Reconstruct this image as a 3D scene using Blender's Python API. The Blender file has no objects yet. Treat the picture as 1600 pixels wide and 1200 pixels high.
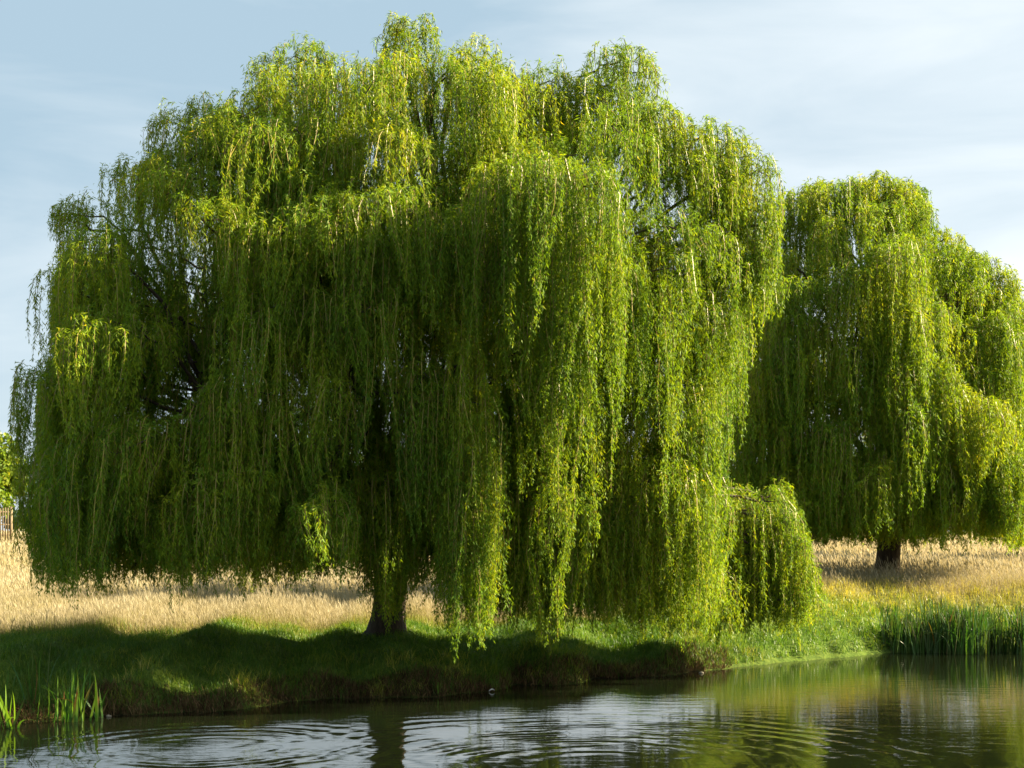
import bpy, math
import numpy as np
from mathutils import Vector

sc = bpy.context.scene
COL = sc.collection
R = math.radians

# ------------------------------------------------------------------ camera
CAMZ = 3.1
F = 2222.2                      # focal length in photo pixels (1600 wide)
cam_d = bpy.data.cameras.new('camera'); cam = bpy.data.objects.new('camera', cam_d); COL.objects.link(cam)
cam.location = (0, 0, CAMZ); cam.rotation_euler = (R(90), 0, 0)
cam_d.sensor_width = 36; cam_d.lens = 50; cam_d.shift_y = 230/1600
cam_d.clip_start = 0.1; cam_d.clip_end = 6000
sc.camera = cam

def at(x, y, d):
    return np.array([(x-800)/F*d, d, CAMZ+(830-y)/F*d])

# ------------------------------------------------------------------ light
SUN_EL = 29.0
SUN_AZ = 8.0                   # degrees behind the pure right-hand side
sdir = Vector((math.cos(R(SUN_AZ))*math.cos(R(SUN_EL)), math.sin(R(SUN_AZ))*math.cos(R(SUN_EL)), math.sin(R(SUN_EL))))
sun_d = bpy.data.lights.new('sun', 'SUN'); sun = bpy.data.objects.new('sun', sun_d); COL.objects.link(sun)
sun_d.energy = 5.0; sun_d.angle = R(0.5); sun_d.color = (1.0, 0.84, 0.56)
sun.rotation_euler = sdir.to_track_quat('Z', 'Y').to_euler()
sun.location = (40, 20, 40)

w = bpy.data.worlds.new('World'); sc.world = w; w.use_nodes = True
nt = w.node_tree; nt.nodes.clear()
def N(t, **k):
    n = nt.nodes.new(t)
    for a, b in k.items(): setattr(n, a, b)
    return n
L = lambda a, b: nt.links.new(a, b)
sky = N('ShaderNodeTexSky', sky_type='NISHITA', sun_disc=False)
sky.sun_elevation = R(SUN_EL); sky.sun_rotation = R(90-SUN_AZ)   # from +Y towards +X
sky.air_density = 1.0; sky.dust_density = 0.6; sky.ozone_density = 1.6
tc = N('ShaderNodeTexCoord')
mp = N('ShaderNodeMapping'); mp.inputs['Scale'].default_value = (2.0, 2.0, 8.0)
L(tc.outputs['Generated'], mp.inputs['Vector'])
noi = N('ShaderNodeTexNoise'); noi.inputs['Scale'].default_value = 1.7; noi.inputs['Detail'].default_value = 6; noi.inputs['Roughness'].default_value = 0.52
noi.inputs['Distortion'].default_value = 0.4
L(mp.outputs[0], noi.inputs['Vector'])
sep = N('ShaderNodeSeparateXYZ'); L(tc.outputs['Generated'], sep.inputs[0])
# cloud cover: thicker towards the right and low down
def M(op, a, b=None, c=None, clamp=False):
    n = N('ShaderNodeMath', operation=op); n.use_clamp = clamp
    for i, v in enumerate((a, b, c)):
        if v is None: continue
        if isinstance(v, (int, float)): n.inputs[i].default_value = v
        else: L(v, n.inputs[i])
    return n.outputs[0]
grad = M('MULTIPLY_ADD', sep.outputs['X'], 0.95, 0.28)
low = M('MULTIPLY', M('SUBTRACT', 0.30, sep.outputs['Z'], clamp=True), 2.1)
nz = M('MULTIPLY', M('SUBTRACT', noi.outputs['Fac'], 0.5), 1.7)
cov = M('ADD', M('ADD', grad, low), nz, clamp=True)
cr = N('ShaderNodeMix', data_type='RGBA')
L(M('MULTIPLY', cov, 0.9), cr.inputs['Factor'])
cr.inputs['A'].default_value = (1.91, 2.58, 3.06, 1)
cr.inputs['B'].default_value = (4.4, 4.62, 4.64, 1)
mixs = N('ShaderNodeMix', data_type='RGBA'); mixs.inputs['Factor'].default_value = 0.94
L(sky.outputs[0], mixs.inputs['A']); L(cr.outputs['Result'], mixs.inputs['B'])
bg = N('ShaderNodeBackground'); bg.inputs['Strength'].default_value = 0.05
L(mixs.outputs['Result'], bg.inputs['Color'])
wo = N('ShaderNodeOutputWorld'); L(bg.outputs[0], wo.inputs['Surface'])

sc.view_settings.view_transform = 'Standard'; sc.view_settings.look = 'None'
sc.view_settings.exposure = 2.3; sc.view_settings.gamma = 1.0
sc.render.engine = 'CYCLES'
sc.cycles.max_bounces = 8; sc.cycles.diffuse_bounces = 2; sc.cycles.transmission_bounces = 4
sc.cycles.use_denoising = True

# ------------------------------------------------------------------ helpers
def tag(o, label=None, cat=None, group=None, kind=None):
    if label: o['label'] = label
    if cat: o['category'] = cat
    if group: o['group'] = group
    if kind: o['kind'] = kind
    return o
def empty(name, loc):
    o = bpy.data.objects.new(name, None); COL.objects.link(o); o.location = loc
    o.empty_display_size = 0.5
    return o

class Geo:
    """collects numpy vertex / face blocks with a float 'tint' per vertex"""
    def __init__(s): s.v = []; s.f = []; s.t = []; s.m = []; s.n = 0; s.u = []
    def add(s, verts, faces, tint=None, mat=0):
        verts = np.asarray(verts, dtype=np.float32).reshape(-1, 3)
        if tint is None: tint = np.full(len(verts), .5, dtype=np.float32)
        s.v.append(verts); s.t.append(np.asarray(tint, dtype=np.float32).ravel())
        for fa in (faces if isinstance(faces, list) else [faces]):
            fa = np.asarray(fa, dtype=np.int64)
            s.f.append(fa + s.n); s.m.append(np.full(len(fa), mat, dtype=np.int32))
        s.n += len(verts)
    def build(s, name, mats, parent=None, smooth=False, loc=None):
        V = np.concatenate(s.v); T = np.concatenate(s.t)
        me = bpy.data.meshes.new(name)
        if parent is not None: V = V - np.array(parent.location, dtype=np.float32)
        elif loc is not None: V = V - np.array(loc, dtype=np.float32)
        loops = np.concatenate([f.ravel() for f in s.f]).astype(np.int32)
        tot = np.concatenate([np.full(len(f), f.shape[1], dtype=np.int32) for f in s.f])
        st = np.zeros(len(tot), dtype=np.int32); st[1:] = np.cumsum(tot)[:-1]
        me.vertices.add(len(V)); me.vertices.foreach_set('co', V.ravel())
        me.loops.add(len(loops)); me.loops.foreach_set('vertex_index', loops)
        me.polygons.add(len(tot)); me.polygons.foreach_set('loop_start', st); me.polygons.foreach_set('loop_total', tot)
        me.polygons.foreach_set('material_index', np.concatenate(s.m))
        if smooth: me.polygons.foreach_set('use_smooth', np.ones(len(tot), dtype=bool))
        me.update(calc_edges=True)
        a = me.attributes.new('tint', 'FLOAT', 'POINT'); a.data.foreach_set('value', T)
        for m in (mats if isinstance(mats, list) else [mats]): me.materials.append(m)
        o = bpy.data.objects.new(name, me); COL.objects.link(o)
        if parent is not None: o.parent = parent
        elif loc is not None: o.location = loc
        return o

def unit(a): return a/np.maximum(np.linalg.norm(a, axis=-1, keepdims=True), 1e-9)

def tube(geo, pts, rad, sides=6, tint=.5, mat=0, wob=0, rng=None):
    pts = np.asarray(pts, float); rad = np.asarray(rad, float); n = len(pts)
    tan = unit(np.gradient(pts, axis=0))
    ref = np.array([0.3, 1, .1]) if abs(tan[0][2]) > .7 else np.array([0, 0, 1.0])
    a = unit(np.cross(tan, ref)); b = np.cross(tan, a)
    ang = np.arange(sides)/sides*2*np.pi
    rr = rad[:, None]*np.ones(sides)
    if wob: rr = rr*(1+wob*np.sin(ang*3+1)[None]+wob*.7*np.sin(ang*5+pts[:, 2:3]*1.3))
    V = pts[:, None]+rr[..., None]*(a[:, None]*np.cos(ang)[None, :, None]+b[:, None]*np.sin(ang)[None, :, None])
    i = np.arange(n-1)[:, None]*sides; j = np.arange(sides)[None]; k = (j+1) % sides
    Fc = np.stack([i+j, i+k, i+k+sides, i+j+sides], -1).reshape(-1, 4)
    geo.add(V, Fc, np.full(n*sides, tint), mat)

def bez(p0, p1, p2, n):
    t = np.linspace(0, 1, n)[:, None]
    return (1-t)**2*p0+2*t*(1-t)*p1+t*t*p2

def leaves(geo, P, D, length, width, tint, rng, mat=0):
    """kite-shaped leaf faces at P pointing along D"""
    n = len(P); D = unit(D)
    side = unit(np.cross(D, rng.normal(size=(n, 3))))
    nor = np.cross(D, side)
    l = length[:, None]; w_ = width[:, None]
    a = P; c = P+D*l+nor*l*-.10
    mid = P+D*l*.42+nor*l*.06
    V = np.stack([a, mid+side*w_*.5, c, mid-side*w_*.5], 1).reshape(-1, 3)
    Fc = np.arange(n)[:, None]*4+np.arange(4)[None]
    geo.add(V, Fc, np.repeat(tint, 4), mat)

def blades(geo, P, h, wd, lean, rng, tint, mat=0, bend=1.0, az=None):
    """grass blades: 2 segments + tip"""
    n = len(P)
    if az is None: az = rng.uniform(0, 2*np.pi, n)
    d = np.stack([np.cos(az), np.sin(az), np.zeros(n)], 1)
    fa = rng.uniform(0, np.pi, n)
    s = np.stack([np.cos(fa), np.sin(fa), np.zeros(n)], 1)*(wd[:, None]*.5)
    up = np.array([0, 0, 1.0])
    h_ = h[:, None]; ln = lean[:, None]*h_
    m = P+up*h_*.55+d*ln*.35
    t = P+up*h_*(1-.25*lean[:, None]*bend)+d*ln
    V = np.stack([P-s, P+s, m+s*.8, m-s*.8, t], 1).reshape(-1, 3)
    b = np.arange(n)[:, None]*5
    geo.add(V, [b+np.array([[0, 1, 2, 3]]), b+np.array([[3, 2, 4]])], np.repeat(tint, 5), mat)

# ------------------------------------------------------------------ materials
class Mat:
    def __init__(s, name):
        s.m = bpy.data.materials.new(name); s.m.use_nodes = True; s.nt = s.m.node_tree
        s.nt.nodes.clear(); s.out = s.nt.nodes.new('ShaderNodeOutputMaterial')
    def n(s, t, **k):
        q = s.nt.nodes.new(t)
        for a, b in k.items(): setattr(q, a, b)
        return q
    def l(s, a, b): s.nt.links.new(a, b)
    def math(s, op, a, b=None, clamp=False):
        q = s.n('ShaderNodeMath', operation=op); q.use_clamp = clamp
        for i, v in enumerate((a, b)):
            if v is None: continue
            if isinstance(v, (int, float)): q.inputs[i].default_value = v
            else: s.l(v, q.inputs[i])
        return q.outputs[0]
    def ramp(s, fac, stops):
        q = s.n('ShaderNodeValToRGB'); e = q.color_ramp.elements
        while len(e) < len(stops): e.new(.5)
        for el, (p, c) in zip(e, stops): el.position = p; el.color = (*c, 1)
        s.l(fac, q.inputs[0]); return q.outputs[0]
    def noise(s, scale, detail=4, vec=None, rough=.55, out='Fac'):
        q = s.n('ShaderNodeTexNoise'); q.inputs['Scale'].default_value = scale; q.inputs['Detail'].default_value = detail; q.inputs['Roughness'].default_value = rough
        if vec is None:
            g = s.n('ShaderNodeNewGeometry'); vec = g.outputs['Position']
        s.l(vec, q.inputs['Vector']); return q.outputs[out]

def leaf_mat(name, stops, trans, tstr=.45, rough=.45, spec=.35, nscale=.55):
    m = Mat(name)
    at_ = m.n('ShaderNodeAttribute', attribute_name='tint')
    nz = m.noise(nscale, 2)
    f = m.math('ADD', at_.outputs['Fac'], m.math('MULTIPLY', m.math('SUBTRACT', nz, .5), .5), clamp=True)
    col = m.ramp(f, stops)
    p = m.n('ShaderNodeBsdfPrincipled'); m.l(col, p.inputs['Base Color']); p.inputs['Roughness'].default_value = rough
    p.inputs['Specular IOR Level'].default_value = spec
    t = m.n('ShaderNodeBsdfTranslucent')
    mx = m.n('ShaderNodeMix', data_type='RGBA', blend_type='MULTIPLY'); mx.inputs['Factor'].default_value = 1
    m.l(col, mx.inputs['A']); mx.inputs['B'].default_value = (*trans, 1)
    m.l(mx.outputs['Result'], t.inputs['Color'])
    s = m.n('ShaderNodeMixShader'); s.inputs[0].default_value = tstr
    m.l(p.outputs[0], s.inputs[1]); m.l(t.outputs[0], s.inputs[2]); m.l(s.outputs[0], m.out.inputs[0])
    return m.m

M_WILLOW = leaf_mat('willow_leaf', [(0, (.018, .082, .014)), (.45, (.132, .230, .014)), (.8, (.28, .325, .018)), (1, (.38, .33, .03))], (2.05, 1.72, .5), .40, rough=.55, spec=.16)
M_TWIG = leaf_mat('willow_twig', [(0, (.16, .11, .03)), (1, (.30, .24, .05))], (1, 1, 1), .05)
M_BROAD = leaf_mat('broad_leaf', [(0, (.06, .12, .015)), (.5, (.12, .20, .02)), (1, (.28, .30, .03))], (1.5, 1.4, .5), .4)
M_FARLEAF = leaf_mat('distant_leaf', [(0, (.05, .085, .06)), (1, (.09, .14, .09))], (1, 1, 1), .3)  # blue green leaf colour carries the haze of distance
M_GREEN = leaf_mat('green_grass', [(0, (.022, .075, .010)), (.5, (.075, .155, .012)), (.8, (.24, .27, .026)), (1, (.36, .32, .08))], (1.5, 1.4, .6), .4, nscale=.8)
M_DRY = leaf_mat('dry_grass', [(0, (.14, .16, .03)), (.35, (.23, .20, .085)), (.7, (.33, .29, .185)), (1, (.42, .375, .265))], (1.1, 1.0, .8), .35, rough=.7, spec=.15, nscale=.25)
M_REED = leaf_mat('reed_leaf', [(0, (.20, .10, .03)), (.14, (.06, .09, .018)), (.5, (.035, .115, .016)), (1, (.18, .30, .025))], (1.3, 1.3, .5), .35, nscale=1.5)
M_DEAD = leaf_mat('dead_stem', [(0, (.04, .026, .012)), (.6, (.10, .062, .028)), (1, (.22, .15, .07))], (1, 1, 1), .15, rough=.8, spec=.1)

def bark(name, c0, c1):
    m = Mat(name)
    tcn = m.n('ShaderNodeNewGeometry'); mpn = m.n('ShaderNodeMapping'); mpn.inputs['Scale'].default_value = (9, 9, 1.6)
    m.l(tcn.outputs['Position'], mpn.inputs['Vector'])
    nz = m.noise(1.6, 6, mpn.outputs[0], .65)
    col = m.ramp(nz, [(.3, c0), (.7, c1)])
    p = m.n('ShaderNodeBsdfPrincipled'); m.l(col, p.inputs['Base Color']); p.inputs['Roughness'].default_value = .9
    b = m.n('ShaderNodeBump'); b.inputs['Strength'].default_value = .9; b.inputs['Distance'].default_value = .05
    m.l(nz, b.inputs['Height']); m.l(b.outputs[0], p.inputs['Normal']); m.l(p.outputs[0], m.out.inputs[0])
    return m.m
M_BARK = bark('bark', (.018, .012, .008), (.075, .050, .032))

def simple(name, col, rough=.8):
    m = Mat(name); p = m.n('ShaderNodeBsdfPrincipled'); nz = m.noise(12, 4)
    c = m.ramp(nz, [(.3, tuple(x*.7 for x in col)), (.7, tuple(min(1, x*1.2) for x in col))])
    m.l(c, p.inputs['Base Color']); p.inputs['Roughness'].default_value = rough; m.l(p.outputs[0], m.out.inputs[0]); return m.m
M_WOOD = simple('weathered_wood', (.20, .15, .085)); M_WHITE = simple('white_quill', (.75, .74, .70), .6); M_STONE = simple('pale_stone', (.30, .26, .19))

# ground
def ground_mat():
    m = Mat('ground')
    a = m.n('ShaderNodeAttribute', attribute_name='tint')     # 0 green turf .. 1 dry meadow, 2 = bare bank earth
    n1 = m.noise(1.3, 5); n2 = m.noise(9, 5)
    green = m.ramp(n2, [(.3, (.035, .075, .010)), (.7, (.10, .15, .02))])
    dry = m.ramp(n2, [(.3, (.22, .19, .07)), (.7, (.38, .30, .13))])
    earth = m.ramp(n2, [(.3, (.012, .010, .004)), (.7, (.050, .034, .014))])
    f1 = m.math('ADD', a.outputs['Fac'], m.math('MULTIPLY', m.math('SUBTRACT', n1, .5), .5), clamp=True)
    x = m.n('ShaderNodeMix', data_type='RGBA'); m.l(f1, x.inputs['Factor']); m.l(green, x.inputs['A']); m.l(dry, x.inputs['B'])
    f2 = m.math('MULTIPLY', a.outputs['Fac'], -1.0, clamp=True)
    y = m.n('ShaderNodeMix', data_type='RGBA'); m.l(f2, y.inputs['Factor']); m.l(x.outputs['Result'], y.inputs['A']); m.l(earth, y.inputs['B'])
    p = m.n('ShaderNodeBsdfPrincipled'); m.l(y.outputs['Result'], p.inputs['Base Color']); p.inputs['Roughness'].default_value = 1; p.inputs['Specular IOR Level'].default_value = .1
    b = m.n('ShaderNodeBump'); b.inputs['Strength'].default_value = .8; b.inputs['Distance'].default_value = .06
    m.l(n2, b.inputs['Height']); m.l(b.outputs[0], p.inputs['Normal']); m.l(p.outputs[0], m.out.inputs[0]); return m.m
M_GROUND = ground_mat()

# ------------------------------------------------------------------ ground height
shore_px = [(-500, 1172), (-200, 1150), (0, 1132), (60, 1128), (160, 1119), (300, 1113), (370, 1110), (425, 1102), (445, 1096), (520, 1092), (600, 1091),
            (680, 1089), (770, 1080), (805, 1070), (850, 1072), (905, 1068), (930, 1060), (1000, 1059), (1050, 1055), (1080, 1050),
            (1150, 1043), (1200, 1037), (1290, 1029), (1370, 1022), (1400, 1018), (1600, 1016), (1900, 1012)]
sp = []
for x, y in shore_px:
    d = CAMZ*F/(y-830); sp.append(((x-800)/F*d, d))
sp = [(-3000, -900), (-60, 8)]+sp+[(60, 39), (3000, 60)]
SX = np.array([p[0] for p in sp]); SY = np.array([p[1] for p in sp])
def sstep(a, b, x):
    t = np.clip((x-a)/(b-a), 0, 1); return t*t*(3-2*t)
def nz2(x, y, s=1.0):
    x = x*s; y = y*s
    return (np.sin(x*1.7+np.sin(y*1.3)*1.1)+np.sin(y*2.1+1.3+np.sin(x*.9)*1.4)+.6*np.sin(x*3.9+y*2.7+.5)+.4*np.sin(x*7.3-y*5.1))/3
def shore(x):
    return np.interp(x, SX, SY) + .07*np.sin(x*5.1)+.05*np.sin(x*11.3+1)
def shored(x, y): return (y-shore(x))*.88
def rightness(x): return sstep(3.2, 6.5, x)
def gz(x, y):
    x = np.asarray(x, float); y = np.asarray(y, float)
    d = shored(x, y)
    lip = .47+.10*np.sin(x*1.9+.6)+.06*np.sin(x*4.7)
    w_ = 1.2+.5*np.sin(x*2.3+2)                       # how far the bank slope runs back
    L_ = lip*sstep(-.06, 1, d/np.maximum(w_, .2)) + .40*sstep(.3, 3.5, d)
    R_ = .22*sstep(0, .5, d)+1.34*sstep(-.4, 4.0, d)
    r = rightness(x)
    z = L_*(1-r)+R_*r
    z = z + (.045*nz2(x, y, 1.6)+.02*nz2(x, y, 5))*sstep(0, 1.2, d)
    z = z + (.35*nz2(x, y, .09)+.0)*sstep(25, 90, d) + .15*sstep(8, 22, d)*(1-r) + (1.0-.35*r)*sstep(28, 85, d) + 0.4*sstep(-10, -40, x)*sstep(30, 80, d)
    bed = -.05-.9*sstep(0, 3, -d)
    z = np.where(d < 0, bed*sstep(0, .15, -d), z)
    near = 1.5*sstep(7, 2, y)
    z = np.where(y < 7, np.maximum(z, -.9+near*1.6), z)
    return z
def dryness(x, y):
    b = 32.0+np.interp(x, [-12, -4, 0, 3, 6, 10, 25], [-2.2, -.2, 1.5, 5, 6.7, 7.2, 7.6])   # where the mown bank ends
    return sstep(-.9, 1.6, y-b+.8*nz2(x, y, .7))

def axis(a, b, st, lo, hi, g=1.12):
    c = list(np.arange(a, b, st)); s = st; p = c[-1]
    while p < hi: s *= g; p += s; c.append(p)
    s = st; p = a; pre = []
    while p > lo: s *= g; p -= s; pre.append(p)
    return np.array(pre[::-1]+c)
gx = axis(-14, 24, .14, -3000, 3000); gy = axis(20, 48, .11, -900, 4500)
GX, GY = np.meshgrid(gx, gy)
GZ = gz(GX, GY)
d_ = shored(GX, GY)
T = dryness(GX, GY)
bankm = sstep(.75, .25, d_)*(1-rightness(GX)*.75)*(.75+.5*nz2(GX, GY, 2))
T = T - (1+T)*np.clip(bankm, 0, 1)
g = Geo(); nx, ny = len(gx), len(gy)
i = (np.arange(ny-1)[:, None]*nx+np.arange(nx-1)[None]).reshape(-1, 1)
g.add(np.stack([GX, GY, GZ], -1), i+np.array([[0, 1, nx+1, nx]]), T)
tag(g.build('ground', M_GROUND, smooth=True), 'grassy meadow ground with an earthy bank beside the pond', kind='structure')

# ------------------------------------------------------------------ water
def water_mat():
    m = Mat('pond_water')
    geo = m.n('ShaderNodeNewGeometry'); sepn = m.n('ShaderNodeSeparateXYZ'); m.l(geo.outputs['Position'], sepn.inputs[0])
    X, Y = sepn.outputs[0], sepn.outputs[1]
    wob = m.noise(.5, 2)
    def ring(cx, cy, k, r0, r1):
        dx = m.math('SUBTRACT', X, cx); dy = m.math('SUBTRACT', Y, cy)
        r = m.math('SQRT', m.math('ADD', m.math('MULTIPLY', dx, dx), m.math('MULTIPLY', dy, dy)))
        s_ = m.math('SINE', m.math('ADD', m.math('MULTIPLY', r, k), m.math('MULTIPLY', wob, 9)))
        mr = m.n('ShaderNodeMapRange', interpolation_type='SMOOTHSTEP'); m.l(r, mr.inputs['Value'])
        mr.inputs['From Min'].default_value = r1; mr.inputs['From Max'].default_value = r0
        mi = m.n('ShaderNodeMapRange', interpolation_type='SMOOTHSTEP'); m.l(r, mi.inputs['Value'])
        mi.inputs['From Min'].default_value = .4; mi.inputs['From Max'].default_value = 1.8
        return m.math('MULTIPLY', m.math('MULTIPLY', s_, mr.outputs[0]), mi.outputs[0])
    c1 = at(930, 1195, CAMZ*F/365); c2 = at(330, 1168, CAMZ*F/338)
    r1 = ring(c1[0], c1[1], 13, 3.0, 6.5); r2 = ring(c2[0], c2[1], 14, 1.6, 3.4)
    mpn = m.n('ShaderNodeMapping'); mpn.inputs['Scale'].default_value = (.7, 2.2, 1); mpn.inputs['Rotation'].default_value = (0, 0, R(12)); m.l(geo.outputs['Position'], mpn.inputs['Vector'])
    n1 = m.noise(1.9, 4, mpn.outputs[0]); n2 = m.noise(.45, 2)
    # calm close under the bank, choppier further out
    chop = m.math('MULTIPLY', m.math('SUBTRACT', n1, .5), m.math('MULTIPLY', n2, 1.4))
    pm = m.math('MULTIPLY', m.math('SUBTRACT', m.noise(.8, 3), .40, clamp=True), 6.5)
    h = m.math('ADD', m.math('MULTIPLY', m.math('MULTIPLY', m.math('ADD', r1, r2), pm), .0048), m.math('MULTIPLY', chop, .007))
    b = m.n('ShaderNodeBump'); b.inputs['Strength'].default_value = 1; b.inputs['Distance'].default_value = 1.0; m.l(h, b.inputs['Height'])
    p = m.n('ShaderNodeBsdfPrincipled'); p.inputs['Base Color'].default_value = (.005, .007, .003, 1); p.inputs['Roughness'].default_value = .02
    p.inputs['IOR'].default_value = 1.33; m.l(b.outputs[0], p.inputs['Normal']); m.l(p.outputs[0], m.out.inputs[0]); return m.m
g = Geo()
wx = np.linspace(-60, 60, 61); wy = np.linspace(3, 60, 30); WX, WY = np.meshgrid(wx, wy)
i = (np.arange(29)[:, None]*61+np.arange(60)[None]).reshape(-1, 1)
g.add(np.stack([WX, WY, WX*0], -1), i+np.array([[0, 1, 62, 61]]))
tag(g.build('water', water_mat()), 'dark rippled pond water', kind='structure')

# ------------------------------------------------------------------ willow builder
def willow(name, base, trunk_r, clumps, zbot, seed, label, group, dens, leafl, leafw, nstr, trunk_h=3.0, hubs_n=13, sidecut=1.0):
    """clumps: array rows (x, y, z, radius, length) = tops of drooping boughs"""
    rng = np.random.default_rng(seed)
    root = empty(name, tuple(base)); tag(root, label, 'tree', group)
    base = np.array(base, float); C = np.array(clumps, float)
    # --- trunk and limbs
    tg = Geo(); bgm = Geo()
    zt = np.linspace(-.3, trunk_h, 12); tr = trunk_r*(1+.40*np.exp(-(zt+.1)/.22)+.12*np.exp(-zt/1.2))
    pts = np.stack([base[0]+.10*np.sin(zt*.9), base[1]+.08*np.sin(zt*.7+1), base[2]+zt], 1)
    tube(tg, pts, tr, 20, wob=.06)
    top = pts[-1]
    # hubs: k-means over clumps
    hub = C[rng.choice(len(C), hubs_n, replace=False), :3].copy()
    for _ in range(12):
        a = np.argmin(((C[:, None, :3]-hub[None])**2*np.array([1, 1, .5])).sum(-1), 1)
        for k in range(hubs_n):
            if (a == k).any(): hub[k] = C[a == k, :3].mean(0)
    a = np.argmin(((C[:, None, :3]-hub[None])**2*np.array([1, 1, .5])).sum(-1), 1)
    hubp = []
    for k in range(hubs_n):
        h = top+(hub[k]-top)*.62; h[2] = max(top[2]+.6, top[2]+(hub[k][2]-top[2])*.60); hubp.append(h)
        st = pts[-3]+(top-pts[-3])*rng.uniform(0, 1)
        midp = st+(h-st)*np.array([.30, .30, .62])
        c = bez(st, midp, h, 14); c[1:-1] += rng.normal(0, .07, (12, 3))
        tube(bgm, c, np.linspace(trunk_r*.46, trunk_r*.15, 14), 8, wob=.05)
    lg = Geo()
    SP = []; SV = []; SL = []; TA = []; TT = []
    done = set()
    for ci, (x, y, z, r, Ln, bid) in enumerate(C):
        tip = np.array([x, y, z]); h = hubp[a[ci]]
        out = tip-base; out[2] = 0; od = np.linalg.norm(out); out = out/od if od > .3 else unit(rng.normal(size=3)*[1, 1, 0])
        # bough to the clump: rises, arches over the top, dips at the end
        inner = tip-out*r*1.1-np.array([0, 0, r*.55])
        if bid < 0 or bid not in done:
            tip = tip-np.array([0, 0, .18+.12*r])
            if bid >= 0:                       # one bough carries the whole ridge of domes
                done.add(bid); rid = C[C[:, 5] == bid][:, :3]-np.array([0, 0, .26+.15*r])
                if np.linalg.norm(rid[-1]-h) < np.linalg.norm(rid[0]-h): rid = rid[::-1]
                inner = rid[0]; c2 = rid
            else:
                inner = tip-out*r*1.1-np.array([0, 0, r*.45]); c2 = bez(inner, tip+np.array([0, 0, r*.12]), tip+out*r*.8-np.array([0, 0, r*.35]), 7)
            c1 = bez(h, np.array([h[0]*.45+inner[0]*.55, h[1]*.45+inner[1]*.55, max(h[2], inner[2])*.6+inner[2]*.4]), inner, 9)
            cc = np.concatenate([c1, c2[1:]]); cc[1:-1] += rng.normal(0, .045, (len(cc)-2, 3))
            r0 = min(trunk_r*.17, .020+.010*np.linalg.norm(h-tip))
            tube(bgm, cc, np.linspace(r0, .006, len(cc)), 5)
        tip = C[ci, :3].copy()
        # strands
        ft = Ln < 0; Ln = abs(Ln); ns = int(nstr*(1.9 if ft else 1)*max(r, .55)**2*rng.uniform(.8, 1.25))
        ph = rng.uniform(0, 2*np.pi, ns); rr = r*np.sqrt(rng.uniform(0, 1, ns))
        off = np.stack([np.cos(ph)*rr*.85, np.sin(ph)*rr*.85, np.zeros(ns)], 1)
        al = (off*out).sum(1); off += out*(al*.25)[:, None]
        start = tip+off; start[:, 2] += -.50*(rr/r)**2*r + rng.normal(0, .10, ns)
        nt_ = max(2, int(3+r*3)); tph = rng.uniform(0, 2*np.pi, nt_)
        tails = np.stack([np.cos(tph), np.sin(tph), np.zeros(nt_)], 1)*(r*rng.uniform(.3, .95, nt_))[:, None]
        tl = rng.uniform(.45, 1.15, nt_)
        di = np.argmin(((off[:, None]-tails[None])**2).sum(-1), 1)
        SP.append(start)
        SL.append(Ln*(.55+.45*tl[di] if ft else tl[di])*rng.uniform(.6, 1.05, ns))
        TA.append((tip+tails)[di][:, :2]-start[:, :2])
        SV.append(unit(off+out*.25*r)[:, :2]*rng.uniform(.05, .30, ns)[:, None])
        TT.append(np.clip(rng.normal(.48, .07)+rng.normal(0, .05, ns), 0, 1))
    SP = np.concatenate(SP); SL = np.concatenate(SL); TA = np.concatenate(TA); SV = np.concatenate(SV); TT = np.concatenate(TT)
    zb = zbot(SP[:, 0], SP[:, 1], SP[:, 2])+rng.normal(0, .18, len(SP))
    SL = np.minimum(SL, np.maximum(SP[:, 2]-zb, .35))
    ns = len(SP)
    ph = rng.uniform(0, 6.28, (ns, 2)); am = rng.uniform(.015, .075, (ns, 2)); fr = rng.uniform(1.2, 4.5, (ns, 2)); fl = rng.uniform(.005, .045, ns)**1.0
    def pos(idx, s):
        L_ = SL[idx]; u = s/np.maximum(L_, .1)
        e = 1-np.exp(-s/.28)
        rise = .10*np.sin(np.clip(s/.5, 0, 1)*np.pi)
        q = np.empty((len(idx), 3))
        q[:, :2] = SP[idx, :2]+SV[idx]*e[:, None]+TA[idx]*(.80*sstep(.05, 1.1, u))[:, None]+am[idx]*np.sin(s[:, None]*fr[idx]+ph[idx])*np.minimum(s, 1)[:, None]
        q[:, 2] = SP[idx, 2]-s*(1-.35*np.exp(-s/.3))+rise
        return q
    # twig ribbons
    K = 7
    idx = np.repeat(np.arange(ns), K); u = np.tile(np.linspace(0, .97, K), ns)
    q = pos(idx, u*SL[idx]).reshape(ns, K, 3)
    wd = np.linspace(.007, .003, K)[None, :, None]*np.concatenate([np.cos(ph[:, :1]), np.sin(ph[:, :1]), ph[:, :1]*0], 1)[:, None]
    V = np.stack([q-wd, q+wd], 2).reshape(-1, 3)
    b = (np.arange(ns)[:, None]*K*2+np.arange(K-1)[None]*2).reshape(-1, 1)
    lg.add(V, b+np.array([[0, 1, 3, 2]]), np.repeat(rng.uniform(0, 1, ns), K*2), 1)
    # leaves
    nl = np.maximum(4, (SL*dens).astype(int)); idx = np.repeat(np.arange(ns), nl)
    s = rng.uniform(0, 1, len(idx))**.93*SL[idx]
    P = pos(idx, s)
    P += rng.normal(size=P.shape)*(fl[idx]*(.6+.8*np.sin(s*9+ph[idx, 0])**2))[:, None]
    az = rng.uniform(0, 6.283, len(idx)); sp_ = rng.uniform(.12, .75, len(idx))
    D = np.stack([np.cos(az)*sp_, np.sin(az)*sp_, -rng.uniform(.45, 1.0, len(idx))], 1)
    topm = s < .25; D[topm, 2] = rng.uniform(-.8, .15, topm.sum())
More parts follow.
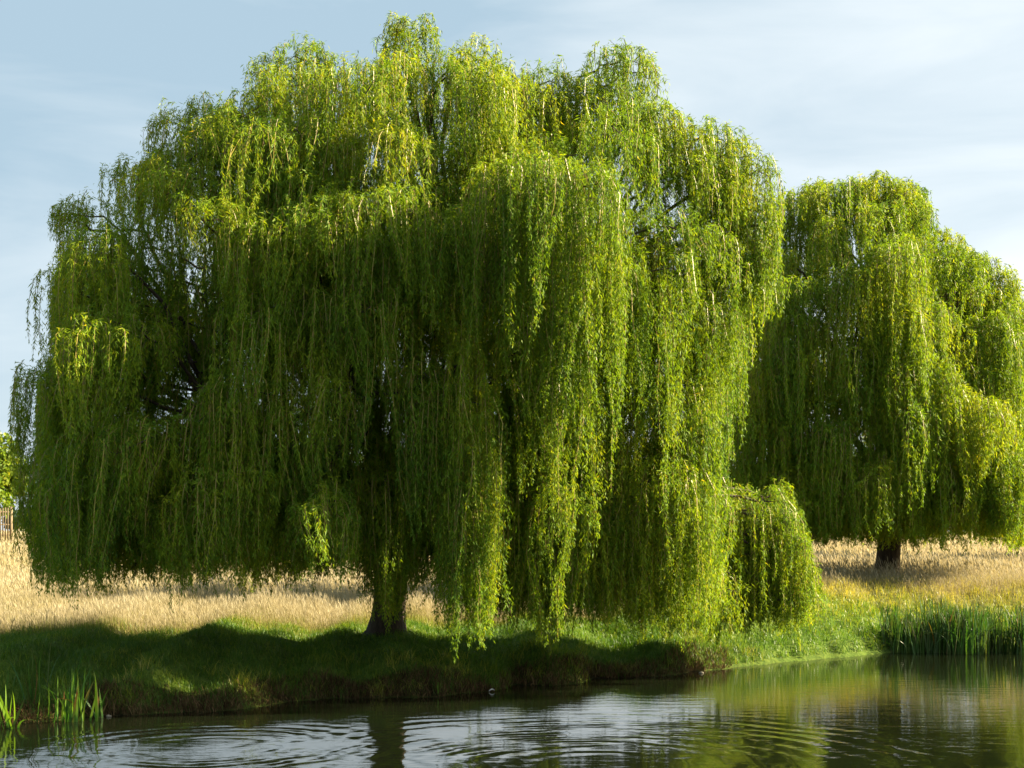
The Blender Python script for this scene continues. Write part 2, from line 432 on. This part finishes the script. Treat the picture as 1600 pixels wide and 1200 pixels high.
    ll = leafl*rng.uniform(.65, 1.25, len(idx))*(1-.35*(s/SL[idx])**3); ww = leafw*rng.uniform(.7, 1.2, len(idx))
    tn = np.clip(TT[idx]+rng.normal(0, .09, len(idx))-.04+(rng.random(len(idx)) < .012)*.4, 0, 1)
    leaves(lg, P, D, ll, ww, tn, rng)
    print(name, 'strands', ns, 'leaves', len(idx))
    tg.build('trunk', M_BARK, root, True); bgm.build('branches', M_BARK, root, True)
    lg.build('crown', [M_WILLOW, M_TWIG], root)
    return root

def shell(outline, Yc, Dc, Xc, A, zlow, d_ref, rng, spacing, rad, ln, n_in, skew=.15):
    """arching boughs spread over a lumpy crown whose skyline follows the outline; each bough is a ridge of
    several small domes that drop away towards its end, with recesses between the boughs"""
    O = np.array([at(x, y, d_ref) for x, y in outline]); ox, oz = O[:, 0], O[:, 2]
    zt = lambda X: np.interp(X, ox, oz)
    D = lambda X: Dc*np.sqrt(np.maximum(.10, 1-((X-Xc)/A)**2*.90))
    surf = []
    for _ in range(14000):
        X = rng.uniform(ox[0]+.1, ox[-1]-.1); v = rng.uniform(-1, 1); k = rng.random()
        zm = zlow+(zt(X)-zlow)*(1-abs(v)**2.6)**.5
        if k < .45: Z = zm; Y = Yc+v*D(X)
        else:
            sg = -1 if rng.random() < .62 else 1
            Z = zlow+(zt(X)-zlow)*rng.uniform(0, .93); h = (Z-zlow)/(zt(X)-zlow)
            Y = Yc+sg*D(X)*(1-max(h, .0)**2.6)**.42*(.93+.07*math.sin(h*3))
        Y += skew*(X-Xc); sp_ = spacing*(1.0 if Y < Yc+.5 else 1.25)
        if all((X-p[0])**2+(Y-p[1])**2+(Z-p[2])**2 > sp_**2 for p in surf): surf.append((X, Y, Z))
    out = []
    for X, Y, Z in surf:
        topness = np.clip((Z-(zt(X)-1.6))/1.4, 0, 1)
        radial = np.array([(X-Xc)/A*1.0, (Y-Yc)/Dc]); radial /= max(np.linalg.norm(radial), .05)
        a0 = math.atan2(radial[1], radial[0])+rng.normal(0, .75); dv = np.array([math.cos(a0), math.sin(a0)])
        bid = len(out); sv = np.array([-dv[1], dv[0]])
        Lr = spacing*rng.uniform(.55, 1.0); push = rng.uniform(-1.0, .35)*(1-topness)*spacing*.55
        nsub = 5; base = rng.uniform(*ln)
        for t in np.linspace(-.8, 1, nsub):
            o = np.array([X, Y])+radial*push+dv*Lr*.62*t+sv*rng.normal(0, .16)*spacing
            z = Z-.10-.22*spacing*(t+.2)**2*rng.uniform(.7, 1.4)-rng.uniform(0, .15)
            out.append((o[0], o[1], z, rad*rng.uniform(.55, 1.0), base*(.75+.35*t)*rng.uniform(.8, 1.15), bid))
    for k in range(n_in):
        X = Xc+rng.uniform(-.75, .75)*A; Y = Yc+rng.uniform(-.55, .55)*D(X)
        Z = zlow+(zt(X)-zlow)*rng.uniform(.1, .8)
        out.append((X, Y, Z, rad*rng.uniform(1.0, 1.6), rng.uniform(1.5, 3.5), -1))
    print('boughs', len(surf))
    return out

def fit(cl, left, right, top):
    """pull boughs inside the crown's outline (left / right limits by height, skyline by side position)"""
    out = []
    for X, Y, Z, r, ln, bid in cl:
        k = F/Y; py = 830-(Z-CAMZ)*k
        lo = np.interp(py, *zip(*left))+r*k*1.15+8; hi = np.interp(py, *zip(*right))-r*k*1.15-8
        px = np.clip(800+X*k, lo, max(lo, hi)); X = (px-800)/k
        ty = np.interp(px, *zip(*top)); py = max(py, ty+6+24*((X*7.31) % 1.0)**1.5); Z = CAMZ+(830-py)/k
        out.append((X, Y, Z, r, ln, bid))
    return out
def feat(lst):          # hand placed boughs: pixel of the top, depth, radius, pixel of the lowest tip
    o = []
    for x, y, d, r, y2 in lst:
        p = at(x, y, d); o.append((p[0], p[1], p[2], r, -(y2-y)/F*d, -1))
    return o

rng = np.random.default_rng(11)
D1 = 28.6
out1 = [(30, 620), (52, 450), (85, 340), (130, 300), (190, 262), (240, 232), (285, 198), (345, 170), (415, 108), (480, 85), (560, 92), (640, 72), (700, 84), (750, 78), (800, 112), (860, 100),
        (905, 118), (960, 85), (1010, 140), (1060, 185), (1140, 198), (1175, 240), (1195, 340)]
Xc1 = (615-800)/F*D1; A1 = 595/F*D1
cl = shell(out1, 28.2, 3.9, Xc1, A1, 3.6, D1, rng, 1.5, .66, (.9, 3.4), 120)
cl = [(X, (min(max(Y, 27.2), 29.5) if (Z < 7 and X > -3) else Y), Z, r, l, b_) for X, Y, Z, r, l, b_ in cl]
for k in range(110):      # low inner skirt: fills the underside of the crown
    X = Xc1+rng.uniform(-.96, .80)*A1; Y = rng.uniform(27.4, 29.8) if X > -3 else rng.uniform(25.4, 31.0)
    cl.append((X, Y, rng.uniform(2.9, 5.0), rng.uniform(.6, 1.0), rng.uniform(1.0, 2.8), -1))
cl = fit(cl, [(150, 310), (200, 262), (260, 185), (330, 98), (400, 78), (540, 76), (580, 45), (900, 58)],
         [(150, 1030), (190, 1135), (240, 1165), (330, 1195), (470, 1195), (520, 1155), (600, 1150), (720, 1130), (760, 1120), (900, 1130)], out1)
cl += feat([(705, 82, 28.2, .6, 230), (690, 100, 27.6, .55, 260), (815, 118, 28.0, .55, 260), (850, 104, 28.2, .5, 240), (835, 135, 27.4, .55, 300), (900, 125, 28.0, .6, 260), (1035, 172, 28.0, .55, 300), (1065, 195, 27.8, .55, 330), (1020, 160, 27.6, .5, 300), (1190, 330, 27.9, .3, 470), (1185, 250, 28.0, .35, 400), (640, 60, 28.5, .7, 130), (618, 32, 28.6, .30, 75), (660, 34, 28.4, .32, 90), (745, 68, 28.4, .6, 130), (965, 70, 28.2, .65, 190), (985, 90, 28.0, .6, 230), (430, 85, 28.5, .6, 170), (480, 68, 28.5, .6, 150),
            (290, 168, 28.3, .7, 250), (325, 160, 28.3, .5, 250), (215, 250, 28.3, .65, 340), (140, 310, 28.3, .6, 430), (112, 322, 28.4, .35, 370), (108, 415, 28.3, .55, 560),
            (60, 572, 28.3, .42, 760), (85, 580, 28.0, .5, 800), (1145, 215, 28.2, .6, 340), (1115, 190, 28.3, .6, 330), (1165, 300, 28.2, .55, 480), (1165, 375, 28.0, .55, 540), (1130, 420, 27.8, .6, 640),
            # lit tails in front
            (575, 365, 24.9, .55, 640), (565, 455, 24.8, .50, 740), (512, 470, 24.9, .30, 665), (725, 540, 25.0, .45, 960), (735, 600, 25.0, .48, 1020), (728, 760, 25.1, .42, 1026), (738, 690, 25.0, .42, 1024), (722, 640, 25.2, .4, 1000), (735, 850, 25.2, .4, 1024), (790, 250, 24.8, .8, 590), (840, 240, 24.7, .9, 600), (905, 260, 24.9, .8, 640),
            (870, 480, 25.0, 0.60, 720), (875, 760, 26.4, 0.50, 992), (890, 560, 25.4, 0.60, 850), (975, 520, 27.7, 0.70, 930), (1010, 640, 28.1, 0.70, 965), (1070, 560, 28.3, 0.70, 960), (1110, 500, 28.5, 0.60, 900), (1085, 760, 28.4, 0.70, 970), (1040, 800, 28.7, 0.60, 965),
            (440, 335, 24.9, .8, 520), (390, 345, 25.0, .6, 500), (590, 290, 25.0, .8, 480), (640, 300, 24.9, .6, 520), (350, 610, 25.0, .9, 860), (420, 640, 25.2, .7, 930), (370, 640, 25.1, .6, 900), (640, 210, 25.8, .6, 330),
            (665, 560, 25.2, .5, 830), (690, 600, 25.2, .45, 800), (130, 640, 27.0, .8, 900), (200, 660, 26.6, .8, 915), (270, 690, 26.5, .8, 900), (90, 700, 27.6, .7, 905), (75, 720, 28.0, .5, 905), (470, 700, 26.2, .7, 890), (530, 700, 26.2, .7, 900), (600, 720, 26.6, .6, 960), (600, 800, 28.0, .35, 995), (608, 840, 28.2, .35, 990),
            (800, 740, 27.0, .6, 960), (830, 800, 27.2, .6, 975), (935, 780, 27.4, .6, 950),
            # the low bough on the right
            (1112, 765, 30.9, .4, 940), (1124, 790, 31.0, .4, 950), (1104, 800, 30.8, .5, 950), (1130, 830, 31.0, .45, 965), (1110, 830, 31.2, .7, 975), (1125, 890, 31.0, .7, 978), (1090, 880, 31.0, .7, 975),
            (205, 440, 26.6, .7, 620), (250, 520, 26.2, .6, 680), (180, 540, 26.8, .6, 720), (450, 165, 27.6, .8, 330), (505, 195, 26.8, .8, 360), (425, 225, 26.6, .8, 400), (545, 175, 27.0, .8, 330), (480, 265, 26.0, .8, 430), (380, 200, 27.2, .7, 360), (520, 300, 25.4, .8, 470),
            (760, 200, 26.4, .7, 330), (700, 330, 25.0, .7, 520), (740, 420, 25.2, .6, 620), (780, 560, 26.4, .6, 760)])
lowb = [(1080, 800), (1110, 762), (1136, 742), (1158, 760), (1172, 792), (1190, 780), (1210, 746), (1224, 768), (1240, 825), (1253, 870)]
rq = np.random.default_rng(31)
for k in range(52):          # the low bough: two arches, strands hanging from them almost to the grass
    px = rq.uniform(1082, 1254); u = rq.uniform(0, 1)**1.3; py = np.interp(px, *zip(*lowb))+u*75; d = rq.uniform(30.4, 31.6); p = at(px, py, d)
    cl.append((p[0], p[1], p[2], rq.uniform(.22, .36)+.25*u, 1.5*(rq.uniform(930, 985)-py)/F*d, -1))
for k in range(20):          # lower inner curtain on the right
    X = rq.uniform(-.6, 4.6); cl.append((X, rq.uniform(28.2, 30.4), rq.uniform(2.2, 3.6), rq.uniform(.5, .8), rq.uniform(1.6, 2.6), -1))
bx = np.array([-11, -8.3, -6.5, -4.8, -3.7, -2.75, -2.5, -2.25, -2.0, -1.4, -.95, -.65, -.2, .9, 1.3, 2.0, 3.5, 5.5])
bz = np.array([2.4, 2.25, 2.4, 2.2, 2.55, 2.35, 1.35, 1.35, 2.4, 2.4, 1.0, 1.0, 1.6, 1.15, 1.7, 1.3, 1.15, 1.25])
def zb1(x, y, z):
    px = 800+x*F/y; low = z < 4.6
    edge = CAMZ+(830-np.interp(px, [1080, 1118, 1150, 1170, 1220], [980, 760, 620, 510, 470]))*y/F
    a = zb1_(x, y); a = np.where(low, a, np.maximum(a, edge))
    return np.where((x > -3) & ((y < 24.6) | (y > 30.3) & (z > 4.6)), np.maximum(a, np.minimum(6.0, z-.8)), a)
def zb1_(x, y): return np.maximum(np.interp(x, bx, bz)+.15*np.sin(x*7)+.1*np.sin(x*17), np.where(y > 24, gz(x, y)+.12, .3))
b1 = at(605, 995, 30.0); b1[2] = float(gz(b1[0], 30.0))
willow('willow_tree', b1, .31, cl, zb1, 5, 'large weeping willow in front with long drooping strands nearly touching the pond bank', 'weeping willows', 74, .115, .0175, 56)

D2 = 56
out2 = [(1128, 560), (1150, 470), (1180, 400), (1212, 330), (1240, 290), (1290, 268), (1330, 275), (1380, 258), (1430, 285), (1452, 335), (1490, 362), (1520, 385), (1560, 392), (1590, 430), (1600, 500)]
Xc2 = (1365-800)/F*D2; A2 = 236/F*D2
rng = np.random.default_rng(5)
c2 = shell(out2, 55.5, 5.0, Xc2, A2, 5.0, D2, rng, 1.75, .74, (1.8, 5.2), 75, .22)
c2 += feat([(1290, 262, 55, .6, 400), (1330, 272, 54, .5, 350), (1372, 250, 55, .55, 400), (1400, 256, 55, .45, 350), (1440, 282, 55, .5, 380), (1240, 300, 55, .6, 450), (1485, 352, 55, .6, 560), (1570, 388, 55, .8, 560), (1590, 420, 55, .6, 520), (1340, 420, 51, 1.1, 650), (1400, 380, 51, 1.2, 700), (1345, 560, 50.8, .5, 650),
            (1240, 480, 51.5, 1.2, 760), (1200, 560, 52, 1.2, 800), (1180, 640, 52, 1.3, 830), (1260, 650, 51.3, 1.3, 845), (1320, 650, 51, 1.3, 840), (1400, 560, 50.8, 1.0, 835), (1440, 640, 51, .9, 835), (1480, 600, 51, 1.3, 830), (1530, 620, 51, 1.3, 820),
            (1380, 700, 51, 1.0, 840), (1470, 720, 51, .9, 845), (1230, 720, 51.5, 1.2, 848), (1300, 740, 51, 1.0, 850), (1540, 760, 51, .9, 845), (1590, 700, 51.5, 1.2, 840), (1500, 770, 50.6, .6, 840), (1580, 780, 50.5, .7, 845)])
rng = np.random.default_rng(15)
for k in range(70):
    X = Xc2+rng.uniform(-.95, .95)*A2; c2.append((X, 55.5+rng.uniform(-4.5, 4), rng.uniform(4, 6.5), rng.uniform(.9, 1.4), rng.uniform(1.5, 3.5), -1))
c2 = fit(c2, [(0, 1100), (1000, 1100)], [(250, 1440), (330, 1475), (400, 1590), (470, 1625), (900, 1640)], out2)
k2 = 46/56; c2 = [(X*k2, Y*k2, CAMZ+(Z-CAMZ)*k2, r*k2, l*k2, b_) for X, Y, Z, r, l, b_ in c2]
def zb2(x, y, z): return 2.95+.15*np.sin(x*1.9)+.15*np.sin(x*4.3)
b2 = at(1387, 900, 46.0); b2[2] = float(gz(b2[0], 46.0))
willow('willow_tree', b2, .35, c2, zb2, 9, 'weeping willow behind on the right with a dark bare trunk in tall dry grass', 'weeping willows', 38, .160, .027, 56, trunk_h=3.2, hubs_n=11)

# third willow at the right edge of the frame
D3 = 64
out3 = [(1548, 560), (1560, 510), (1590, 488), (1640, 440), (1700, 430), (1760, 450), (1800, 540)]
rng = np.random.default_rng(8)
c3 = shell(out3, 64, 4.5, (1675-800)/F*D3, 127/F*D3, 5.0, D3, rng, 2.1, 1.0, (2.2, 5.0), 14)
b3 = at(1680, 880, 64.0); b3[2] = float(gz(b3[0], 64.0))
willow('willow_tree', b3, .36, c3, lambda x, y, z: 2.5+.2*np.sin(x*2), 21, 'willow cut off by the right edge of the picture, farthest of the three', 'weeping willows', 18, .22, .055, 24, hubs_n=7)

# ------------------------------------------------------------------ broadleaf trees far behind
def broad(name, px, py_top, d, wpx, trunk_frac, seed, label, cat='tree', group=None, mat=None, nl=9000, ls=.3):
    rng = np.random.default_rng(seed)
    X = (px-800)/F*d; z0 = float(gz(X, d)); top = CAMZ+(830-py_top)/F*d; H = top-z0; Wd = wpx/F*d/2
    root = empty(name, (X, d, z0)); tag(root, label, cat, group)
    tg = Geo(); tz = np.linspace(-.3, H*.75, 8)
    tube(tg, np.stack([X+.1*np.sin(tz), np.full(8, float(d)), z0+tz], 1), np.linspace(.035*H, .008*H, 8), 10, wob=.05)
    nc = 26; ph = rng.uniform(0, 6.28, nc); u = rng.uniform(-1, 1, nc); rr = np.cbrt(rng.uniform(.15, 1, nc))
    C = np.stack([np.cos(ph)*np.sqrt(1-u*u)*Wd*.72*rr, np.sin(ph)*np.sqrt(1-u*u)*Wd*.72*rr, u*(1-trunk_frac)*H*.40*rr], 1)
    C += [X, d, z0+H*(trunk_frac+(1-trunk_frac)*.5)]
    for c in C:
        s0 = np.array([X, d, z0+H*trunk_frac*.8+rng.uniform(0, .2)*H])
        tube(tg, bez(s0, (s0+c)/2+[0, 0, -.03*H], c, 6), np.linspace(.012*H, .003*H, 6), 5)
    k = rng.integers(0, nc, nl); dirv = unit(rng.normal(size=(nl, 3))); R_ = Wd*.34*rng.uniform(.7, 1.15, nc)
    P = C[k]+dirv*(R_[k]*rng.uniform(.55, 1.05, nl))[:, None]
    lg = Geo(); leaves(lg, P, rng.normal(size=(nl, 3))+[0, 0, -.3], ls*rng.uniform(.6, 1.2, nl), ls*.7*rng.uniform(.6, 1.2, nl), np.clip(rng.normal(.5, .2, nl), 0, 1), rng)
    tg.build('trunk', M_BARK, root, True); lg.build('crown', mat or M_BROAD, root)
    return root
broad('broadleaf_tree', -28, 668, 108, 150, .16, 3, 'sunlit yellow green broadleaf tree at the left edge above the wooden fence', nl=16000, ls=.34)
far = [(28, 786, 330, 46, 'small dark blue green tree on the skyline just right of the wooden fence'),
       (52, 803, 420, 60, 'tiny hazy tree on the skyline under the left edge of the big willow'),
       (-60, 770, 380, 90, None), (1640, 780, 400, 110, None)]
for k, (px, py, d, wp, lb) in enumerate(far[:2]):
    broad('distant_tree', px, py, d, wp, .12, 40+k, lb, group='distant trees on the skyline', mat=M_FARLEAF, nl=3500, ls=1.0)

# ------------------------------------------------------------------ wooden fence (tall slatted guard) at the left
fd = 98.0; fx1 = (17-800)/F*fd; fx0 = fx1-4.2
fz = float(gz(fx1, fd)); froot = empty('wooden_fence', (fx1, fd, fz)); tag(froot, 'tall weathered slatted wooden fence at the left edge under the broadleaf tree', 'fence')
def box(g, x0, x1, y0, y1, z0, z1):
    v = [(x, y, z) for z in (z0, z1) for y in (y0, y1) for x in (x0, x1)]
    g.add(v, np.array([[0, 2, 3, 1], [4, 5, 7, 6], [0, 1, 5, 4], [2, 6, 7, 3], [0, 4, 6, 2], [1, 3, 7, 5]]))
ftop = CAMZ+(830-794)/F*fd
rng = np.random.default_rng(2)
g = Geo(); n = 24
for k in range(n):
    x = fx0+(fx1-.2-fx0)*k/(n-1); box(g, x-.045, x+.045, fd-.03, fd-.005, fz+.05, ftop+rng.uniform(-.06, .06))
g.build('slats', M_WOOD, froot)
for zz in (fz+.5, fz+1.2, ftop-.3):
    g = Geo(); box(g, fx0, fx1-.1, fd, fd+.05, zz, zz+.09); g.build('rail', M_WOOD, froot)
for x in (fx0, (fx0+fx1)/2, fx1):
    g = Geo(); box(g, x-.09, x+.06, fd-.02+.03, fd+.17, fz-.3, ftop+.12); g.build('post', M_WOOD, froot)

# ------------------------------------------------------------------ grasses
rng = np.random.default_rng(77)
def scatter(n, x0, x1, y0, y1, fanout=True):
    y = rng.uniform(y0, y1, n)
    if fanout: x = rng.uniform(-.385, .385, n)*y*1.06
    else: x = rng.uniform(x0, x1, n)
    return x, y
# tall dry meadow
g = Geo()
for y0, y1, n, wd, hh in ((28, 42, 230000, .0052, .40), (42, 62, 90000, .013, .46), (62, 100, 60000, .026, .5), (100, 200, 30000, .07, .55)):
    x, y = scatter(n, 0, 0, y0, y1); dr = dryness(x, y)
    k = rng.random(n) < dr*(.9 if y0 > 30 else 1)
    x, y, dr = x[k], y[k], dr[k]; m = len(x)
    patch = .5+.5*nz2(x, y, .35)
    h = hh*rng.uniform(.55, 1.25, m)*(.45+.55*dr)*(.75+.5*patch)
    P = np.stack([x, y, gz(x, y)-.02], 1)
    edge = sstep(1, .55, dr)
    tn = np.clip(rng.normal(.62, .11, m)+.22*(patch-.5)+.10*nz2(x, y, .13)-.6*edge, 0, 1)  # slow tint drift: greener patches plus bands of shade put into the colour
    az = rng.normal(2.8, .9, m)
    blades(g, P, h, wd*rng.uniform(.7, 1.3, m), rng.uniform(.05, .45, m), rng, tn, az=az)
    # seed heads
    q = rng.random(m) < .33; mm = q.sum()
    hd = P[q].copy(); hd[:, 2] += h[q]*.86
    dd = np.stack([np.cos(az[q])*.35, np.sin(az[q])*.35, np.ones(mm)], 1)
    leaves(g, hd, dd, h[q]*.33, wd*1.9*np.ones(mm), np.clip(tn[q]+.2, 0, 1), rng)
tag(g.build('meadow_grass', M_DRY), 'tall straw coloured dry grass filling the meadow behind the willows', 'grass', kind='stuff')
# short green grass on the bank
g = Geo()
for (n, x0, x1, y0, y1, hb, wd) in ((220000, -13, 5, 22, 36, .11, .010), (200000, 2, 22, 29, 48, .13, .015)):
    x, y = scatter(n, x0, x1, y0, y1, False); d = shored(x, y); dr = dryness(x, y)
    r = rightness(x)
    k = (d > .03) & (rng.random(n) < (1-.75*dr)) & ((d > .5+.2*np.sin(x*2.3+2)) | ((d > .10) & (rng.random(n) < .50+.6*r+.5*nz2(x, y, 2))))
    x, y, d, dr = x[k], y[k], d[k], dr[k]; m = len(x); r = rightness(x)
    h = hb*rng.uniform(.5, 1.5, m)*(1+.5*nz2(x, y, 1.7))*(1+.6*dr)
    tn = np.clip(rng.normal(.42, .14, m)+.36*r*sstep(.3, 3, d)+.3*dr+.1*nz2(x, y, .9), 0, 1)  # right bank blades tinted yellower and paler to look sunlit
    blades(g, np.stack([x, y, gz(x, y)-.01], 1), h, wd*rng.uniform(.7, 1.3, m), rng.uniform(.1, .9, m), rng, tn)
for k in range(150):         # longer tufts along the lip and down the bank face
    cx = rng.uniform(-9.5, 6); dd = rng.uniform(.10, 1.7); cy = shore(cx)+dd; n = rng.integers(14, 40)
    x = cx+rng.normal(0, .10, n); y = cy+rng.normal(0, .07, n)
    blades(g, np.stack([x, y, np.maximum(gz(x, y), 0)-.01], 1), rng.uniform(.12, .34, n)*rng.uniform(.7, 1.2), rng.uniform(.006, .013, n), rng.uniform(.2, 1.0, n), rng, np.clip(rng.normal(rng.uniform(.3, .85), .1, n), 0, 1))
tag(g.build('bank_grass', M_GREEN), 'short green grass covering the bank along the pond', 'grass', kind='stuff')
# dead stems, roots and litter on the bank face
g = Geo(); n = 15000
x = rng.uniform(-12, 5, n); y = shore(x)+rng.uniform(-.02, .75, n)
P = np.stack([x, y, np.maximum(gz(x, y), 0)-.01], 1)
blades(g, P, rng.uniform(.05, .26, n)*(1+.5*nz2(x, y, 2)), rng.uniform(.006, .016, n), rng.uniform(.2, 1.3, n), rng, rng.random(n), az=rng.normal(-1.57, 1.2, n))
tag(g.build('bank_litter', M_DEAD), 'brown dead stems and roots along the bare bank face', 'undergrowth', kind='stuff')

# ------------------------------------------------------------------ reeds
def reed_blades(g, cx, cy, sx, sy, n, h, wd, rng, spread=.25, tint=(.45, .9), dead=.15, zb=None):
    """long tapering leaves, 5 segments, some folded over"""
    K = 7
    x = cx+rng.normal(0, sx, n); y = cy+rng.normal(0, sy, n)
    z = np.maximum(gz(x, y), -.08)-.03
    hh = h*rng.uniform(.55, 1.12, n); az = rng.uniform(0, 6.28, n); ln = rng.normal(0, spread, n)
    bend = np.where(rng.random(n) < .12, rng.uniform(.5, 1.1, n), rng.uniform(0, .22, n))
    t = np.linspace(0, 1, K)[None]
    hx = (ln[:, None]*t+bend[:, None]*t**3)*hh[:, None]; hz = (t-bend[:, None]*.45*t**3)*hh[:, None]
    C = np.stack([x[:, None]+np.cos(az)[:, None]*hx, y[:, None]+np.sin(az)[:, None]*hx*.7, z[:, None]+hz], -1)
    fa = rng.uniform(-.9, .9, n); w_ = wd*rng.uniform(.7, 1.25, n)[:, None]*np.array([.75, 1, 1, .95, .8, .5, .05])[None]
    S = np.stack([np.cos(fa)[:, None]*w_*.5, np.sin(fa)[:, None]*w_*.5, w_*0], -1)
    V = np.stack([C-S, C+S], 2).reshape(-1, 3)
    b = (np.arange(n)[:, None]*K*2+np.arange(K-1)[None]*2).reshape(-1, 1)
    tn = np.where(rng.random(n) < dead, rng.uniform(0, .22, n), rng.uniform(*tint, n))
    tv = tn[:, None]*np.ones(K)[None]; tv[:, 0] = np.minimum(tv[:, 0], .2); tv[:, 1] = np.minimum(tv[:, 1], .38)
    g.add(V, b+np.array([[0, 1, 3, 2]]), np.repeat(tv.ravel(), 2))
def reed_clump(px, py, n, sx, h, wd, seed, label, sy=.12, **k):
    rg = np.random.default_rng(seed); d = CAMZ*F/(py-830); X = (px-800)/F*d
    g = Geo(); reed_blades(g, X, d, sx, sy, n, h, wd, rg, **k)
    tag(g.build('reed_clump', M_REED, loc=(X, d, 0)), label, 'reeds', 'reed clumps at the foot of the left bank')
reed_clump(112, 1127, 34, .19, .95, .036, 1, 'tall bright green reed clump standing in the water at the left bank', spread=.20, tint=(.5, 1.0), dead=.25)
reed_clump(14, 1138, 12, .07, .78, .042, 2, 'narrow pale green reed clump at the left edge of the picture', sy=.06, spread=.22, tint=(.7, 1))
reed_clump(60, 1120, 16, .22, .92, .022, 3, 'sparse thin reeds between the two brighter clumps on the left bank', sy=.15, tint=(.3, .7), dead=.4)
reed_clump(153, 1122, 7, .05, .55, .034, 4, 'short splayed reed just right of the tall left clump', spread=.4, tint=(.5, .9), sy=.04)
g = Geo(); rg = np.random.default_rng(6)
q = at(683, 1086, CAMZ*F/258); reed_blades(g, q[0], q[1]-.05, .025, .02, 6, .30, .026, rg, spread=.2, tint=(.6, .9), dead=0)
tag(g.build('reed_clump', M_REED, loc=(q[0], q[1], 0)), 'small lone reed sprouting from the water below the middle of the bank', 'reeds')
g = Geo()
for k in range(26):
    px = rg.uniform(1425, 1640) if k < 22 else rg.uniform(1400, 1440)
    d = 36.3-(px-1400)/240*.3+rg.uniform(-.1, .7)
    reed_blades(g, (px-800)/F*d, d, .22, .2, 80, 1.30*(1 if px > 1450 else .72), .034, rg, spread=.11, tint=(.16, .46), dead=.04)  # low tint range paints in the dark backlit front of the reeds
for k in range(8):
    px = 1390+k*9; d = 36.6; reed_blades(g, (px-800)/F*d, d, .16, .15, 22, .28+.07*k, .026, rg, spread=.2, tint=(.3, .6), dead=.1)
tag(g.build('reed_bed', M_REED), 'dense green reed bed, tinted dark as if backlit, at the right end of the bank', 'reeds', kind='stuff')

# ------------------------------------------------------------------ little things at the waterline
q = at(768, 1080, CAMZ*F/250); g = Geo()
t = np.linspace(0, 1, 7); c = np.stack([q[0]-.05+t*.11, q[1]-.12+0*t, .015+.03*np.sin(t*2.6)], 1)
tube(g, c, np.linspace(.006, .003, 7), 6)
for s_ in (-1, 1):
    V = np.concatenate([c+[0, 0, .002], c+np.stack([0*t, np.full(7, s_*.010), .018*np.sin(t*3.0)+.004], 1)])
    g.add(V, np.array([[k, k+1, k+8, k+7] for k in range(6)]))
tag(g.build('feather', M_WHITE, loc=tuple(q*[1, 1, 0])), 'small white feather lying at the waterline below the bank', 'feather')
def stone(px, py, r, seed, label):
    rg = np.random.default_rng(seed); d = CAMZ*F/(py-830); X = (px-800)/F*d
    th = np.linspace(0, np.pi, 9); ph = np.arange(14)/14*2*np.pi
    V = np.stack([np.sin(th)[:, None]*np.cos(ph), np.sin(th)[:, None]*np.sin(ph), np.cos(th)[:, None]*np.ones(14)], -1)
    V = V*(1+.12*np.sin(V[..., :1]*5+seed)+.1*np.sin(V[..., 1:2]*7+seed*2))*[r*1.4, r, r*.7]+[X, d, .01]
    g = Geo(); i = np.arange(8)[:, None]*14; j = np.arange(14)[None]; k = (j+1) % 14
    g.add(V, np.stack([i+j, i+k, i+k+14, i+j+14], -1).reshape(-1, 4))
    tag(g.build('stone', M_STONE, smooth=True, loc=(X, d, 0)), label, 'stone', 'pale stones at the waterline')
stone(1096, 1052, .04, 1, 'pale stone at the waterline where the grassy right bank begins')
stone(170, 1120, .035, 2, 'small pale stone at the waterline right of the left reeds')
